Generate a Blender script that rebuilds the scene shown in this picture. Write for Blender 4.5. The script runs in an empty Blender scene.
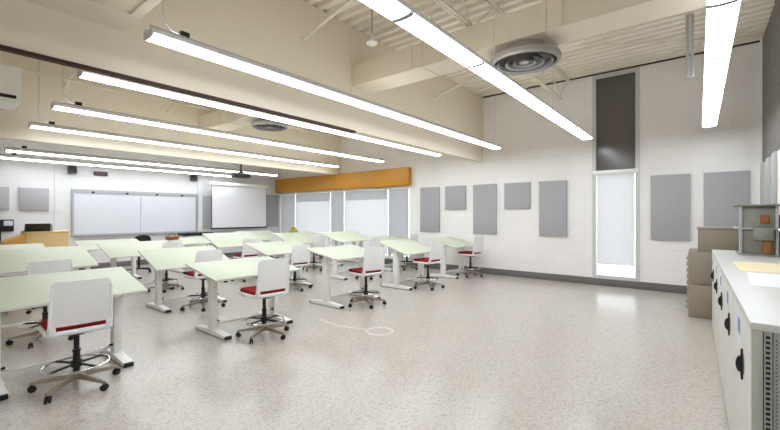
import bpy, bmesh, math, random
from mathutils import Vector, Matrix, Euler
random.seed(7)
SC = bpy.context.scene
COL = SC.collection
PI = math.pi
R = math.radians

# ------------------------------------------------------------------ materials
def lin(c):
    def f(v):
        v /= 255.0
        return v / 12.92 if v <= 0.04045 else ((v + 0.055) / 1.055) ** 2.4
    return tuple(f(v) for v in c) + (1.0,)

def nodes_of(name):
    m = bpy.data.materials.new(name); m.use_nodes = True
    nt = m.node_tree
    return m, nt, nt.nodes['Principled BSDF']

def mat(name, rgb, rough=0.5, metal=0.0, spec=0.5, var=0.04, scale=8.0, bump=0.0, bscale=200.0, sheen=0.0):
    """plain procedural finish: a base colour with a little noise mottling, optional fine bump"""
    m, nt, b = nodes_of(name)
    N, L = nt.nodes, nt.links
    tc = N.new('ShaderNodeTexCoord')
    nz = N.new('ShaderNodeTexNoise'); nz.inputs['Scale'].default_value = scale; nz.inputs['Detail'].default_value = 3
    L.new(tc.outputs['Object'], nz.inputs['Vector'])
    mx = N.new('ShaderNodeMix'); mx.data_type = 'RGBA'
    c = lin(rgb)
    mx.inputs[6].default_value = tuple(min(1, v * (1 - var)) for v in c[:3]) + (1,)
    mx.inputs[7].default_value = tuple(min(1, v * (1 + var)) for v in c[:3]) + (1,)
    L.new(nz.outputs['Fac'], mx.inputs[0]); L.new(mx.outputs[2], b.inputs['Base Color'])
    b.inputs['Roughness'].default_value = rough; b.inputs['Metallic'].default_value = metal
    b.inputs['Specular IOR Level'].default_value = spec
    if bump:
        n2 = N.new('ShaderNodeTexNoise'); n2.inputs['Scale'].default_value = bscale
        L.new(tc.outputs['Object'], n2.inputs['Vector'])
        bp = N.new('ShaderNodeBump'); bp.inputs['Strength'].default_value = bump; bp.inputs['Distance'].default_value = 0.004
        L.new(n2.outputs['Fac'], bp.inputs['Height']); L.new(bp.outputs['Normal'], b.inputs['Normal'])
    return m

def block_mat(name, rgb, axes, mortar=0.93, rough=0.55, rough_face=0.0, var=0.03):
    """painted concrete block: brick pattern in world metres, axes = which world axes make U and V"""
    m, nt, b = nodes_of(name)
    N, L = nt.nodes, nt.links
    geo = N.new('ShaderNodeNewGeometry')
    sep = N.new('ShaderNodeSeparateXYZ'); L.new(geo.outputs['Position'], sep.inputs[0])
    cmb = N.new('ShaderNodeCombineXYZ')
    L.new(sep.outputs[axes[0]], cmb.inputs[0]); L.new(sep.outputs[axes[1]], cmb.inputs[1])
    br = N.new('ShaderNodeTexBrick'); br.inputs['Scale'].default_value = 1.0
    br.inputs['Brick Width'].default_value = 0.406; br.inputs['Row Height'].default_value = 0.2035
    br.inputs['Mortar Size'].default_value = 0.006; br.inputs['Mortar Smooth'].default_value = 0.6
    c = lin(rgb)
    br.inputs['Color1'].default_value = c
    br.inputs['Color2'].default_value = tuple(v * (1 - var) for v in c[:3]) + (1,)
    br.inputs['Mortar'].default_value = tuple(v * mortar for v in c[:3]) + (1,)
    L.new(cmb.outputs[0], br.inputs['Vector']); L.new(br.outputs['Color'], b.inputs['Base Color'])
    bp = N.new('ShaderNodeBump'); bp.inputs['Strength'].default_value = 0.4; bp.inputs['Distance'].default_value = 0.006; bp.invert = True
    L.new(br.outputs['Fac'], bp.inputs['Height'])
    if rough_face:
        nz = N.new('ShaderNodeTexNoise'); nz.inputs['Scale'].default_value = 22; nz.inputs['Detail'].default_value = 6
        L.new(geo.outputs['Position'], nz.inputs['Vector'])
        mp = N.new('ShaderNodeMapRange'); mp.inputs[1].default_value = 0.3; mp.inputs[2].default_value = 0.7
        mp.inputs[3].default_value = 1 - rough_face; mp.inputs[4].default_value = 1 + rough_face
        L.new(nz.outputs['Fac'], mp.inputs[0])
        mul = N.new('ShaderNodeVectorMath'); mul.operation = 'SCALE'
        L.new(br.outputs['Color'], mul.inputs[0]); L.new(mp.outputs[0], mul.inputs['Scale'])
        L.new(mul.outputs[0], b.inputs['Base Color'])
        b2 = N.new('ShaderNodeBump'); b2.inputs['Strength'].default_value = 0.5; b2.inputs['Distance'].default_value = 0.01
        L.new(nz.outputs['Fac'], b2.inputs['Height']); L.new(bp.outputs['Normal'], b2.inputs['Normal'])
        L.new(b2.outputs['Normal'], b.inputs['Normal'])
    else:
        L.new(bp.outputs['Normal'], b.inputs['Normal'])
    b.inputs['Roughness'].default_value = rough
    return m

def floor_mat():
    """polished speckled terrazzo with a pale ring-shaped scuff"""
    m, nt, b = nodes_of('terrazzo')
    N, L = nt.nodes, nt.links
    geo = N.new('ShaderNodeNewGeometry')
    base = lin((222, 210, 193))
    nz = N.new('ShaderNodeTexNoise'); nz.inputs['Scale'].default_value = 0.9; nz.inputs['Detail'].default_value = 4
    L.new(geo.outputs['Position'], nz.inputs['Vector'])
    r0 = N.new('ShaderNodeMix'); r0.data_type = 'RGBA'
    r0.inputs[6].default_value = lin((183, 174, 163)); r0.inputs[7].default_value = lin((189, 183, 175))
    L.new(nz.outputs['Fac'], r0.inputs[0])
    v1 = N.new('ShaderNodeTexVoronoi'); v1.inputs['Scale'].default_value = 75
    L.new(geo.outputs['Position'], v1.inputs['Vector'])
    cr = N.new('ShaderNodeValToRGB'); cr.color_ramp.interpolation = 'CONSTANT'
    e = cr.color_ramp.elements
    e[0].position = 0; e[0].color = (0.62, 0.60, 0.58, 1)
    e[1].position = 0.16; e[1].color = (1, 1, 1, 1)
    for p, c in ((0.5, (0.93, 0.92, 0.90, 1)), (0.72, (1.06, 1.06, 1.07, 1)), (0.9, (0.82, 0.78, 0.73, 1))):
        q = e.new(p); q.color = c
    sepc = N.new('ShaderNodeSeparateColor'); L.new(v1.outputs['Color'], sepc.inputs[0]); L.new(sepc.outputs[0], cr.inputs[0])
    mul = N.new('ShaderNodeMix'); mul.data_type = 'RGBA'; mul.blend_type = 'MULTIPLY'; mul.inputs[0].default_value = 0.55
    L.new(r0.outputs[2], mul.inputs[6]); L.new(cr.outputs[0], mul.inputs[7])
    # ring scuff
    cen = N.new('ShaderNodeVectorMath'); cen.operation = 'DISTANCE'; cen.inputs[1].default_value = (3.85, 3.26, 0)
    L.new(geo.outputs['Position'], cen.inputs[0])
    sb = N.new('ShaderNodeMath'); sb.operation = 'SUBTRACT'; sb.inputs[1].default_value = 0.165; L.new(cen.outputs['Value'], sb.inputs[0])
    ab = N.new('ShaderNodeMath'); ab.operation = 'ABSOLUTE'; L.new(sb.outputs[0], ab.inputs[0])
    # tail of the scuff: an arc of a large circle, kept between two Y values
    c2 = N.new('ShaderNodeVectorMath'); c2.operation = 'DISTANCE'; c2.inputs[1].default_value = (4.85, 3.92, 0)
    L.new(geo.outputs['Position'], c2.inputs[0])
    s2 = N.new('ShaderNodeMath'); s2.operation = 'SUBTRACT'; s2.inputs[1].default_value = 1.15; L.new(c2.outputs['Value'], s2.inputs[0])
    a2 = N.new('ShaderNodeMath'); a2.operation = 'ABSOLUTE'; L.new(s2.outputs[0], a2.inputs[0])
    sp = N.new('ShaderNodeSeparateXYZ'); L.new(geo.outputs['Position'], sp.inputs[0])
    g1 = N.new('ShaderNodeMath'); g1.operation = 'LESS_THAN'; g1.inputs[1].default_value = 3.4; L.new(sp.outputs[1], g1.inputs[0])
    g2 = N.new('ShaderNodeMath'); g2.operation = 'GREATER_THAN'; g2.inputs[1].default_value = 4.3; L.new(sp.outputs[1], g2.inputs[0])
    g3 = N.new('ShaderNodeMath'); g3.operation = 'GREATER_THAN'; g3.inputs[1].default_value = 4.4; L.new(sp.outputs[0], g3.inputs[0])
    ga = N.new('ShaderNodeMath'); ga.operation = 'ADD'; L.new(g1.outputs[0], ga.inputs[0]); L.new(g2.outputs[0], ga.inputs[1])
    gc = N.new('ShaderNodeMath'); gc.operation = 'ADD'; L.new(ga.outputs[0], gc.inputs[0]); L.new(g3.outputs[0], gc.inputs[1])
    gb = N.new('ShaderNodeMath'); gb.operation = 'ADD'; L.new(a2.outputs[0], gb.inputs[0]); L.new(gc.outputs[0], gb.inputs[1])
    mn = N.new('ShaderNodeMath'); mn.operation = 'MINIMUM'; L.new(ab.outputs[0], mn.inputs[0]); L.new(gb.outputs[0], mn.inputs[1])
    rg = N.new('ShaderNodeMapRange'); rg.inputs[1].default_value = 0.018; rg.inputs[2].default_value = 0.032
    rg.inputs[3].default_value = 0.3; rg.inputs[4].default_value = 0.0
    L.new(mn.outputs[0], rg.inputs[0])
    fin = N.new('ShaderNodeMix'); fin.data_type = 'RGBA'
    L.new(rg.outputs[0], fin.inputs[0]); L.new(mul.outputs[2], fin.inputs[6]); fin.inputs[7].default_value = lin((240, 232, 220))
    L.new(fin.outputs[2], b.inputs['Base Color'])
    rr = N.new('ShaderNodeMapRange'); rr.inputs[3].default_value = 0.20; rr.inputs[4].default_value = 0.27
    n3 = N.new('ShaderNodeTexNoise'); n3.inputs['Scale'].default_value = 1.6; n3.inputs['Detail'].default_value = 2
    L.new(geo.outputs['Position'], n3.inputs['Vector']); L.new(n3.outputs['Fac'], rr.inputs[0]); L.new(rr.outputs[0], b.inputs['Roughness'])
    b.inputs['Specular IOR Level'].default_value = 0.5
    return m

def emit_mat(name, rgb, strength):
    m = bpy.data.materials.new(name); m.use_nodes = True
    nt = m.node_tree; nt.nodes.clear()
    o = nt.nodes.new('ShaderNodeOutputMaterial'); e = nt.nodes.new('ShaderNodeEmission')
    e.inputs[0].default_value = lin(rgb); e.inputs[1].default_value = strength
    nt.links.new(e.outputs[0], o.inputs[0])
    return m

def fabric_shade(name, rgb, trans, weave=260):
    """roller-shade cloth: part diffuse, part translucent, with a fine weave"""
    m = bpy.data.materials.new(name); m.use_nodes = True
    nt = m.node_tree; N, L = nt.nodes, nt.links; N.clear()
    o = N.new('ShaderNodeOutputMaterial')
    geo = N.new('ShaderNodeNewGeometry')
    nz = N.new('ShaderNodeTexNoise'); nz.inputs['Scale'].default_value = weave; nz.inputs['Detail'].default_value = 1
    L.new(geo.outputs['Position'], nz.inputs['Vector'])
    cm = N.new('ShaderNodeMix'); cm.data_type = 'RGBA'; c = lin(rgb)
    cm.inputs[6].default_value = tuple(v * .9 for v in c[:3]) + (1,); cm.inputs[7].default_value = c
    L.new(nz.outputs['Fac'], cm.inputs[0])
    d = N.new('ShaderNodeBsdfDiffuse'); t = N.new('ShaderNodeBsdfTranslucent')
    L.new(cm.outputs[2], d.inputs[0]); L.new(cm.outputs[2], t.inputs[0])
    mx = N.new('ShaderNodeMixShader'); mx.inputs[0].default_value = trans
    L.new(d.outputs[0], mx.inputs[1]); L.new(t.outputs[0], mx.inputs[2]); L.new(mx.outputs[0], o.inputs[0])
    return m

def wood_mat(name, a, bcol, axis_scale=(2, 30, 30), rough=0.45):
    m, nt, b = nodes_of(name)
    N, L = nt.nodes, nt.links
    geo = N.new('ShaderNodeNewGeometry'); mp = N.new('ShaderNodeMapping'); mp.inputs['Scale'].default_value = axis_scale
    L.new(geo.outputs['Position'], mp.inputs[0])
    nz = N.new('ShaderNodeTexNoise'); nz.inputs['Scale'].default_value = 1; nz.inputs['Detail'].default_value = 5
    L.new(mp.outputs[0], nz.inputs['Vector'])
    mx = N.new('ShaderNodeMix'); mx.data_type = 'RGBA'
    mx.inputs[6].default_value = lin(a); mx.inputs[7].default_value = lin(bcol)
    L.new(nz.outputs['Fac'], mx.inputs[0]); L.new(mx.outputs[2], b.inputs['Base Color'])
    b.inputs['Roughness'].default_value = rough
    return m

def ribbed_plastic():
    """white translucent-looking chair plastic with fine horizontal ribs"""
    m, nt, b = nodes_of('white_plastic')
    N, L = nt.nodes, nt.links
    tc = N.new('ShaderNodeTexCoord')
    wv = N.new('ShaderNodeTexWave'); wv.bands_direction = 'Z'; wv.inputs['Scale'].default_value = 14
    L.new(tc.outputs['Object'], wv.inputs['Vector'])
    mx = N.new('ShaderNodeMix'); mx.data_type = 'RGBA'
    mx.inputs[6].default_value = lin((244, 244, 243)); mx.inputs[7].default_value = lin((249, 249, 248))
    L.new(wv.outputs['Fac'], mx.inputs[0]); L.new(mx.outputs[2], b.inputs['Base Color'])
    bp = N.new('ShaderNodeBump'); bp.inputs['Strength'].default_value = 0.3; bp.inputs['Distance'].default_value = 0.004
    L.new(wv.outputs['Fac'], bp.inputs['Height']); L.new(bp.outputs['Normal'], b.inputs['Normal'])
    b.inputs['Roughness'].default_value = 0.4
    tr = N.new('ShaderNodeBsdfTranslucent'); L.new(mx.outputs[2], tr.inputs[0])
    ms = N.new('ShaderNodeMixShader'); ms.inputs[0].default_value = 0.5
    L.new(b.outputs[0], ms.inputs[1]); L.new(tr.outputs[0], ms.inputs[2])
    L.new(ms.outputs[0], N['Material Output'].inputs[0])
    return m

def glass_mat():
    m = bpy.data.materials.new('glass'); m.use_nodes = True
    nt = m.node_tree; N, L = nt.nodes, nt.links; N.clear()
    o = N.new('ShaderNodeOutputMaterial'); t = N.new('ShaderNodeBsdfTransparent'); g = N.new('ShaderNodeBsdfGlossy')
    t.inputs[0].default_value = (0.96, 0.98, 0.98, 1); g.inputs['Roughness'].default_value = 0.02
    mx = N.new('ShaderNodeMixShader'); mx.inputs[0].default_value = 0.06
    L.new(t.outputs[0], mx.inputs[1]); L.new(g.outputs[0], mx.inputs[2]); L.new(mx.outputs[0], o.inputs[0])
    return m

M = dict(
    floor=floor_mat(),
    wall_e=block_mat('painted_block_wall', (243, 240, 237), (1, 2)),
    wall_n=block_mat('painted_block_front_wall', (224, 223, 223), (0, 2), mortar=0.98),
    wall_s=block_mat('grey_block', (120, 116, 110), (0, 2), mortar=0.75, rough=0.85, rough_face=0.22),
    wall_plain=mat('cream_paint', (238, 234, 226), 0.6),
    beam=mat('cream_beam_paint', (235, 225, 204), 0.55, var=0.02, scale=1.5),
    deck=mat('cream_deck_paint', (236, 228, 213), 0.55, var=0.02),
    duct=mat('cream_duct_paint', (234, 224, 203), 0.5, var=0.02),
    steel=mat('cream_steel_paint', (226, 219, 202), 0.45),
    red_steel=mat('red_oxide_steel', (58, 18, 10), 0.6, var=0.15),
    base=mat('grey_rubber_base', (112, 106, 104), 0.5),
    panel=mat('grey_acoustic_cloth', (174, 172, 175), 0.95, spec=0.1, var=0.05, scale=120, bump=0.3),
    white_metal=mat('white_powdercoat', (240, 239, 236), 0.35),
    grey_metal=mat('grey_powdercoat', (176, 176, 176), 0.4),
    alu=mat('satin_aluminium', (150, 138, 120), 0.35, metal=0.5),
    frame_alu=mat('anodised_aluminium', (178, 180, 182), 0.35, metal=0.5),
    chrome=mat('chrome', (215, 215, 215), 0.12, metal=1.0),
    black=mat('black_plastic', (22, 22, 23), 0.45),
    rubber=mat('black_rubber', (18, 18, 18), 0.6),
    red=mat('red_seat_cloth', (136, 22, 26), 0.85, spec=0.2, var=0.1, scale=90, bump=0.3),
    plastic=ribbed_plastic(),
    shell=mat('white_shell_plastic', (238, 239, 240), 0.4),
    top=mat('pale_green_laminate', (197, 203, 181), 0.42, var=0.02),
    top_edge=mat('white_edge_band', (222, 222, 212), 0.45),
    dark_gap=mat('dark_gap_strip', (70, 60, 48), 0.8),
    diff_grey=mat('diffuser_grey', (118, 115, 111), 0.45), diff_ring=mat('diffuser_ring_grey', (172, 167, 160), 0.45),
    light_grey=mat('light_grey_powdercoat', (206, 205, 204), 0.4),
    cup_grey=mat('dark_grey_cup', (96, 95, 94), 0.5),
    under=mat('table_underside', (205, 203, 194), 0.6),
    lens=emit_mat('lit_lens', (240, 247, 255), 15.2),
    joint=mat('grey_joint_band', (158, 158, 162), 0.5),
    added_uplight=emit_mat('added_uplight_glow', (250, 250, 252), 7.0),  # invented upward glow, added to lift the ceiling and upper walls
    glass=glass_mat(),
    dark_glass=mat('dark_spandrel_glass', (98, 93, 90), 0.2, spec=0.5, var=0.02),
    shade_white=fabric_shade('white_roller_shade', (238, 238, 239), 0.55),
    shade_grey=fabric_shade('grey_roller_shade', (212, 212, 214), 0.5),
    wood=wood_mat('orange_oak_veneer', (188, 126, 28), (208, 150, 44), (40, 1.2, 14)),
    maple=wood_mat('pale_maple_veneer', (222, 188, 124), (236, 206, 146), (2, 20, 2)),
    maple_dark=wood_mat('honey_maple_veneer', (205, 152, 70), (220, 170, 88), (2, 20, 2)),
    board=mat('whiteboard_enamel', (215, 217, 222), 0.22, var=0.01),
    screen=mat('projection_screen', (224, 224, 227), 0.8, var=0.01),
    cab=mat('grey_white_cabinet', (204, 202, 194), 0.4),
    worktop=mat('grey_worktop', (200, 199, 193), 0.42, var=0.05, scale=4),
    cab_end=mat('grey_green_steel', (176, 176, 163), 0.45, var=0.06),
    taupe=mat('taupe_enamel', (150, 139, 122), 0.45, var=0.04),
    zinc=mat('weathered_zinc', (150, 149, 140), 0.5, metal=0.5, var=0.28, scale=14),
    rust=mat('rusty_orange', (158, 98, 54), 0.7, var=0.4, scale=60),
    manila=mat('manila_paper', (238, 224, 184), 0.85, var=0.03),
    paper=mat('white_paper', (240, 240, 240), 0.85, var=0.01),
    label_blue=mat('blue_label', (98, 118, 186), 0.6, var=0.25, scale=60),
    label_white=mat('label_paper', (214, 220, 232), 0.7),
    maroon=mat('maroon_display', (84, 28, 40), 0.35, var=0.1),
    brown=mat('brown_leather', (146, 84, 48), 0.6, var=0.3, scale=40),
    olive=mat('yellow_green_cloth', (176, 168, 70), 0.8, var=0.3, scale=40),
    ground=mat('pale_concrete_paving', (205, 205, 200), 0.9),
    blue_grey=mat('pale_blue_grey', (208, 212, 222), 0.5),
)

# ------------------------------------------------------------------ mesh builder
class MB:
    def __init__(s):
        s.bm = bmesh.new()
    def _xf(s, vs, rot=None, at=None):
        if rot is not None:
            bmesh.ops.rotate(s.bm, verts=vs, cent=at or (0, 0, 0), matrix=rot)
    def box(s, x0, x1, y0, y1, z0, z1, bev=0.0, rot=None, at=None, seg=2):
        r = bmesh.ops.create_cube(s.bm, size=1)
        vs = r['verts']
        for v in vs:
            v.co = Vector((x0 + (v.co.x + .5) * (x1 - x0), y0 + (v.co.y + .5) * (y1 - y0), z0 + (v.co.z + .5) * (z1 - z0)))
        if bev:
            es = list({e for v in vs for e in v.link_edges})
            q = bmesh.ops.bevel(s.bm, geom=es, offset=bev, segments=seg, affect='EDGES', profile=0.5)
            vs = list({v for f in q['faces'] for v in f.verts} | {v for v in vs if v.is_valid})
        s._xf(vs, rot, at)
        return s
    def cyl(s, p0, p1, r0, r1=None, seg=16, caps=True):
        p0, p1 = Vector(p0), Vector(p1); r1 = r0 if r1 is None else r1
        d = p1 - p0
        q = d.to_track_quat('Z', 'Y').to_matrix()
        a, b = [], []
        for i in range(seg):
            t = 2 * PI * i / seg
            u = Vector((math.cos(t), math.sin(t), 0))
            a.append(s.bm.verts.new(p0 + q @ (u * r0))); b.append(s.bm.verts.new(p1 + q @ (u * r1)))
        for i in range(seg):
            j = (i + 1) % seg
            s.bm.faces.new((a[i], a[j], b[j], b[i]))
        if caps:
            s.bm.faces.new(a[::-1]); s.bm.faces.new(b)
        return s
    def tube(s, pts, r, seg=8, closed=False):
        pts = [Vector(p) for p in pts]; n = len(pts); rings = []
        for i, p in enumerate(pts):
            if closed: d = pts[(i + 1) % n] - pts[i - 1]
            else: d = pts[min(i + 1, n - 1)] - pts[max(i - 1, 0)]
            d.normalize()
            ref = Vector((0, 0, 1)) if abs(d.z) < .95 else Vector((1, 0, 0))
            u = d.cross(ref).normalized(); w = u.cross(d)
            rings.append([s.bm.verts.new(p + u * (r * math.cos(2 * PI * k / seg)) + w * (r * math.sin(2 * PI * k / seg))) for k in range(seg)])
        m = n if closed else n - 1
        for i in range(m):
            A, B = rings[i], rings[(i + 1) % n]
            for k in range(seg):
                s.bm.faces.new((A[k], A[(k + 1) % seg], B[(k + 1) % seg], B[k]))
        if not closed:
            s.bm.faces.new(rings[0][::-1]); s.bm.faces.new(rings[-1])
        return s
    def lathe(s, prof, cx, cy, seg=32):
        """prof: (radius, z) list, open profile spun about the vertical axis through (cx, cy)"""
        rings = []
        for r, z in prof:
            if r < 1e-6: rings.append([s.bm.verts.new((cx, cy, z))])
            else: rings.append([s.bm.verts.new((cx + r * math.cos(2 * PI * k / seg), cy + r * math.sin(2 * PI * k / seg), z)) for k in range(seg)])
        for A, B in zip(rings, rings[1:]):
            for k in range(seg):
                j = (k + 1) % seg
                if len(A) == 1 and len(B) == 1: continue
                if len(A) == 1: s.bm.faces.new((A[0], B[j], B[k]))
                elif len(B) == 1: s.bm.faces.new((A[k], A[j], B[0]))
                else: s.bm.faces.new((A[k], A[j], B[j], B[k]))
        return s
    def prism(s, poly, axis, a0, a1, caps=True):
        """poly in the two other axes (order: x->(y,z), y->(x,z), z->(x,y)), extruded along axis"""
        def P(u, v, a):
            return {'x': (a, u, v), 'y': (u, a, v), 'z': (u, v, a)}[axis]
        A = [s.bm.verts.new(P(u, v, a0)) for u, v in poly]; B = [s.bm.verts.new(P(u, v, a1)) for u, v in poly]
        n = len(poly)
        for i in range(n):
            s.bm.faces.new((A[i], A[(i + 1) % n], B[(i + 1) % n], B[i]))
        if caps:
            s.bm.faces.new(A[::-1]); s.bm.faces.new(B)
        return s
    def build(s, name, material, parent=None, origin=None, kind=None, smooth=True):
        bm = s.bm
        bmesh.ops.recalc_face_normals(bm, faces=bm.faces[:])
        if parent is None:
            if origin is None:
                xs = [v.co for v in bm.verts]
                origin = Vector(((min(c.x for c in xs) + max(c.x for c in xs)) / 2, (min(c.y for c in xs) + max(c.y for c in xs)) / 2, min(c.z for c in xs)))
            origin = Vector(origin)
            bmesh.ops.translate(bm, verts=bm.verts[:], vec=-origin)
        if smooth:
            for f in bm.faces: f.smooth = True
            for e in bm.edges:
                if len(e.link_faces) == 2 and e.calc_face_angle(0) > R(34): e.smooth = False
        me = bpy.data.meshes.new(name); bm.to_mesh(me); bm.free()
        me.materials.append(material)
        o = bpy.data.objects.new(name, me); COL.objects.link(o)
        if parent is None: o.location = origin
        else: o.parent = parent
        if kind: o['kind'] = kind
        return o

def tag(o, label, cat, group=None):
    o['label'] = label; o['category'] = cat
    if group: o['group'] = group
    return o
def empty(name, loc, label=None, cat=None, group=None, rz=0.0):
    o = bpy.data.objects.new(name, None); COL.objects.link(o)
    o.empty_display_size = 0.1
    o.location = loc; o.rotation_euler = (0, 0, rz)
    if label: tag(o, label, cat, group)
    return o
def copy_tree(o, parent=None):
    c = o.copy(); COL.objects.link(c)
    if parent is not None: c.parent = parent
    for ch in list(o.children): copy_tree(ch, c)
    return c

# ------------------------------------------------------------------ room shell
XW, XE, YS, YN, ZC = -2.6, 9.3, -0.8, 13.2, 4.53
MB().box(XW - .3, XE + .3, YS - .3, YN + .3, -.2, 0).build('floor', M['floor'], origin=(0, 0, 0), kind='structure')
# corrugated deck, ribs running from the block wall to the whiteboard wall
prof = []
x = XW - .2
while x < XE + .2:
    prof += [(x, ZC), (x + .085, ZC), (x + .10, ZC + .07), (x + .185, ZC + .07)]
    x += .2
poly = prof + [(x, ZC), (x, ZC + .2), (XW - .2, ZC + .2)]
MB().prism(poly, 'y', YS - .2, YN + .2).build('ceiling', M['deck'], origin=(0, 0, ZC), kind='structure', smooth=False)
# panelled wall with its two window openings
WY0, WY1, WZ0, WZ1 = 6.70, 13.02, .2, 2.36
NY0, NY1, NZ0, NZ1 = 1.03, 1.83, .17, 4.46
b = MB(); X0, X1 = XE, XE + .3
b.box(X0, X1, YS - .3, NY0 - .03, 0, ZC + .06)
b.box(X0, X1, NY0 - .03, NY1 + .03, 0, NZ0 - .02); b.box(X0, X1, NY0 - .03, NY1 + .03, NZ1 + .03, ZC + .06)
b.box(X0, X1, NY1 + .03, WY0, 0, ZC + .06)
b.box(X0, X1, WY0, WY1, 0, WZ0); b.box(X0, X1, WY0, WY1, WZ1, ZC + .06)
b.box(X0, X1, WY1, YN + .3, 0, ZC + .06)
b.build('wall_east', M['wall_e'], origin=(XE, 0, 0), kind='structure', smooth=False)
MB().box(XW - .3, XE, YN, YN + .3, 0, ZC + .06).build('wall_north', M['wall_n'], origin=(0, YN, 0), kind='structure')
MB().box(XW - .3, XE, YS - .3, YS, 0, ZC + .06).build('wall_south', M['wall_s'], origin=(0, YS, 0), kind='structure')
MB().box(XW - .3, XW, YS, YN, 0, ZC + .06).build('wall_west', M['wall_plain'], origin=(XW, 0, 0), kind='structure')
b = MB(); b.box(XE - .012, XE, YS, YN, 0, .155, bev=.003)
b.build('baseboard_east', M['base'], kind='structure')
MB().box(XW, XE - .012, YN - .012, YN, 0, .155, bev=.003).build('baseboard_north', M['base'], kind='structure')
# shallow pilaster strips on the whiteboard wall
MB().box(6.15, 6.29, YN - .05, YN, .155, 2.86).build('trim_1', M['wall_n'], kind='structure')
MB().box(2.46, 2.50, YN - .02, YN, .155, 2.86).build('trim_2', M['wall_n'], kind='structure')
# corner strip where the painted wall meets the rough grey block
MB().box(XE - .03, XE, YS, YS + .03, .155, ZC).build('trim_3', M['white_metal'], kind='structure')

# dropped beams, with the steel track under the nearer one
MB().box(XW, XE, 4.40, 4.54, 2.86, ZC, bev=.01).build('beam', M['beam'], kind='structure')
MB().box(XW, XE, 9.60, 9.80, 2.86, ZC, bev=.01).build('beam', M['beam'], kind='structure')
b = MB(); b.box(XW, 4.58, 4.385, 4.43, 2.840, 2.866); b.box(XW, 4.58, 4.385, 4.45, 2.834, 2.842)
b.build('trim_4', M['red_steel'], kind='structure')
# dark gap between deck and panelled wall, painted as a solid strip
MB().box(XE - .02, XE, YS, YN, ZC - .03, ZC - .001).build('trim_5', M['dark_gap'], kind='structure')

# ------------------------------------------------------------------ windows
def frame_rect(b, y0, y1, z0, z1, w, x0, x1):
    b.box(x0, x1, y0, y0 + w, z0, z1); b.box(x0, x1, y1 - w, y1, z0, z1)
    b.box(x0, x1, y0 + w, y1 - w, z0, z0 + w); b.box(x0, x1, y0 + w, y1 - w, z1 - w, z1)
mull = [7.54, 9.43, 10.12, 12.07]
b = MB(); frame_rect(b, WY0, WY1, WZ0, WZ1, .06, XE + .04, XE + .14)
for y in mull: b.box(XE + .04, XE + .14, y - .035, y + .035, WZ0 + .06, WZ1 - .06)
w1 = b.build('window_1', M['white_metal'], kind='structure')
def pane(win, y0, y1, z0, z1, x, m='glass', name='pane'):
    o = win.location
    return MB().box(x - o.x, x + .008 - o.x, y0 - o.y, y1 - o.y, z0 - o.z, z1 - o.z).build(name, M[m], win)
ed = [WY0 + .025] + mull + [WY1 - .025]
for a, c in zip(ed, ed[1:]): pane(w1, a + .036, c - .036, WZ0 + .06, WZ1 - .06, XE + .10)
o = w1.location
MB().box(XE - .02 - o.x, XE + .04 - o.x, WY0 - o.y, WY1 - o.y, WZ0 - .03 - o.z, WZ0 - o.z + .001, bev=.004).build('window_sill', M['white_metal'], w1)

b = MB(); frame_rect(b, NY0 - .03, NY1 + .03, NZ0 - .02, NZ1 + .03, .07, XE - .02, XE + .14)
w2 = b.build('window_2', M['light_grey'], kind='structure')
pane(w2, NY0 + .038, NY1 - .038, 2.438, NZ1 - .038, XE + .05, 'dark_glass', 'dark_upper_pane')['label'] = 'dark grey upper pane'
MB().box(XE - .03 - w2.location.x, XE + .14 - w2.location.x, NY0 - .02 - w2.location.y, NY1 + .02 - w2.location.y, 2.36 - w2.location.z, 2.445 - w2.location.z, bev=.006).build('transom', M['white_metal'], w2)['label'] = 'white transom bar'
pane(w2, NY0 + .055, NY1 - .055, NZ0 + .055, 2.36, XE + .12)

def shade(y0, y1, z0, z1, label, m, x=XE + .015, cassette=True, band=None, group='roller shades in the long window'):
    t = empty('roller_shade', (x, (y0 + y1) / 2, z0), label, 'window shade', group)
    h, H = (y1 - y0) / 2, z1 - z0
    MB().box(-.0015, .0015, -h, h, 0.02, H - (band or .01)).build('cloth', M[m], t)
    MB().box(-.008, .008, -h, h, 0, .022, bev=.004).build('hem_bar', M['white_metal'], t)
    if cassette: MB().box(-.03, .03, -h, h, H - .06, H, bev=.012).build('cassette', M['white_metal'], t)
    if band: MB().box(-.0015, .0015, -h, h, H - band, H - .01).build('overhang_shaded_cloth', M['shade_grey'], t)['label'] = 'upper cloth greyed as overhang shadow'  # grey cloth stands in for the shadow of an overhang outside
    return t
Zs0, Zs1 = .30, 2.33
shade(6.765, 7.50, Zs0, Zs1, 'narrow grey roller shade at the window end beside the tall acoustic panel', 'shade_grey')
shade(7.58, 9.39, Zs0, Zs1, 'wide white roller shade with shadow-greyed upper band, nearer the acoustic panels', 'shade_white', band=.34)
shade(9.47, 10.08, Zs0, Zs1, 'narrow grey roller shade between the two wide white shades', 'shade_grey')
shade(10.16, 12.03, Zs0, Zs1, 'wide white roller shade with shadow-greyed upper band, nearer the projection screen', 'shade_white', band=.34)
shade(12.11, 12.955, Zs0, Zs1, 'narrow grey roller shade in the window corner by the projection screen', 'shade_grey')
shade(NY0 + .06, NY1 - .06, .46, 2.42, 'white roller shade over the lower half of the tall slit window', 'shade_white', x=XE + .02, group='slit window shade')
# orange wooden pelmet above the long window
tag(MB().box(XE - .16, XE - .002, 6.66, 13.12, 2.37, 2.89, bev=.004).build('window_pelmet', M['wood']),
    'long orange oak veneer pelmet box above the shaded windows', 'pelmet')

# the paving outside the windows
MB().box(XE + .3, XE + 14, YS - 8, YN + 8, -.25, -.15).build('ground', M['ground'], kind='structure')

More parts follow.
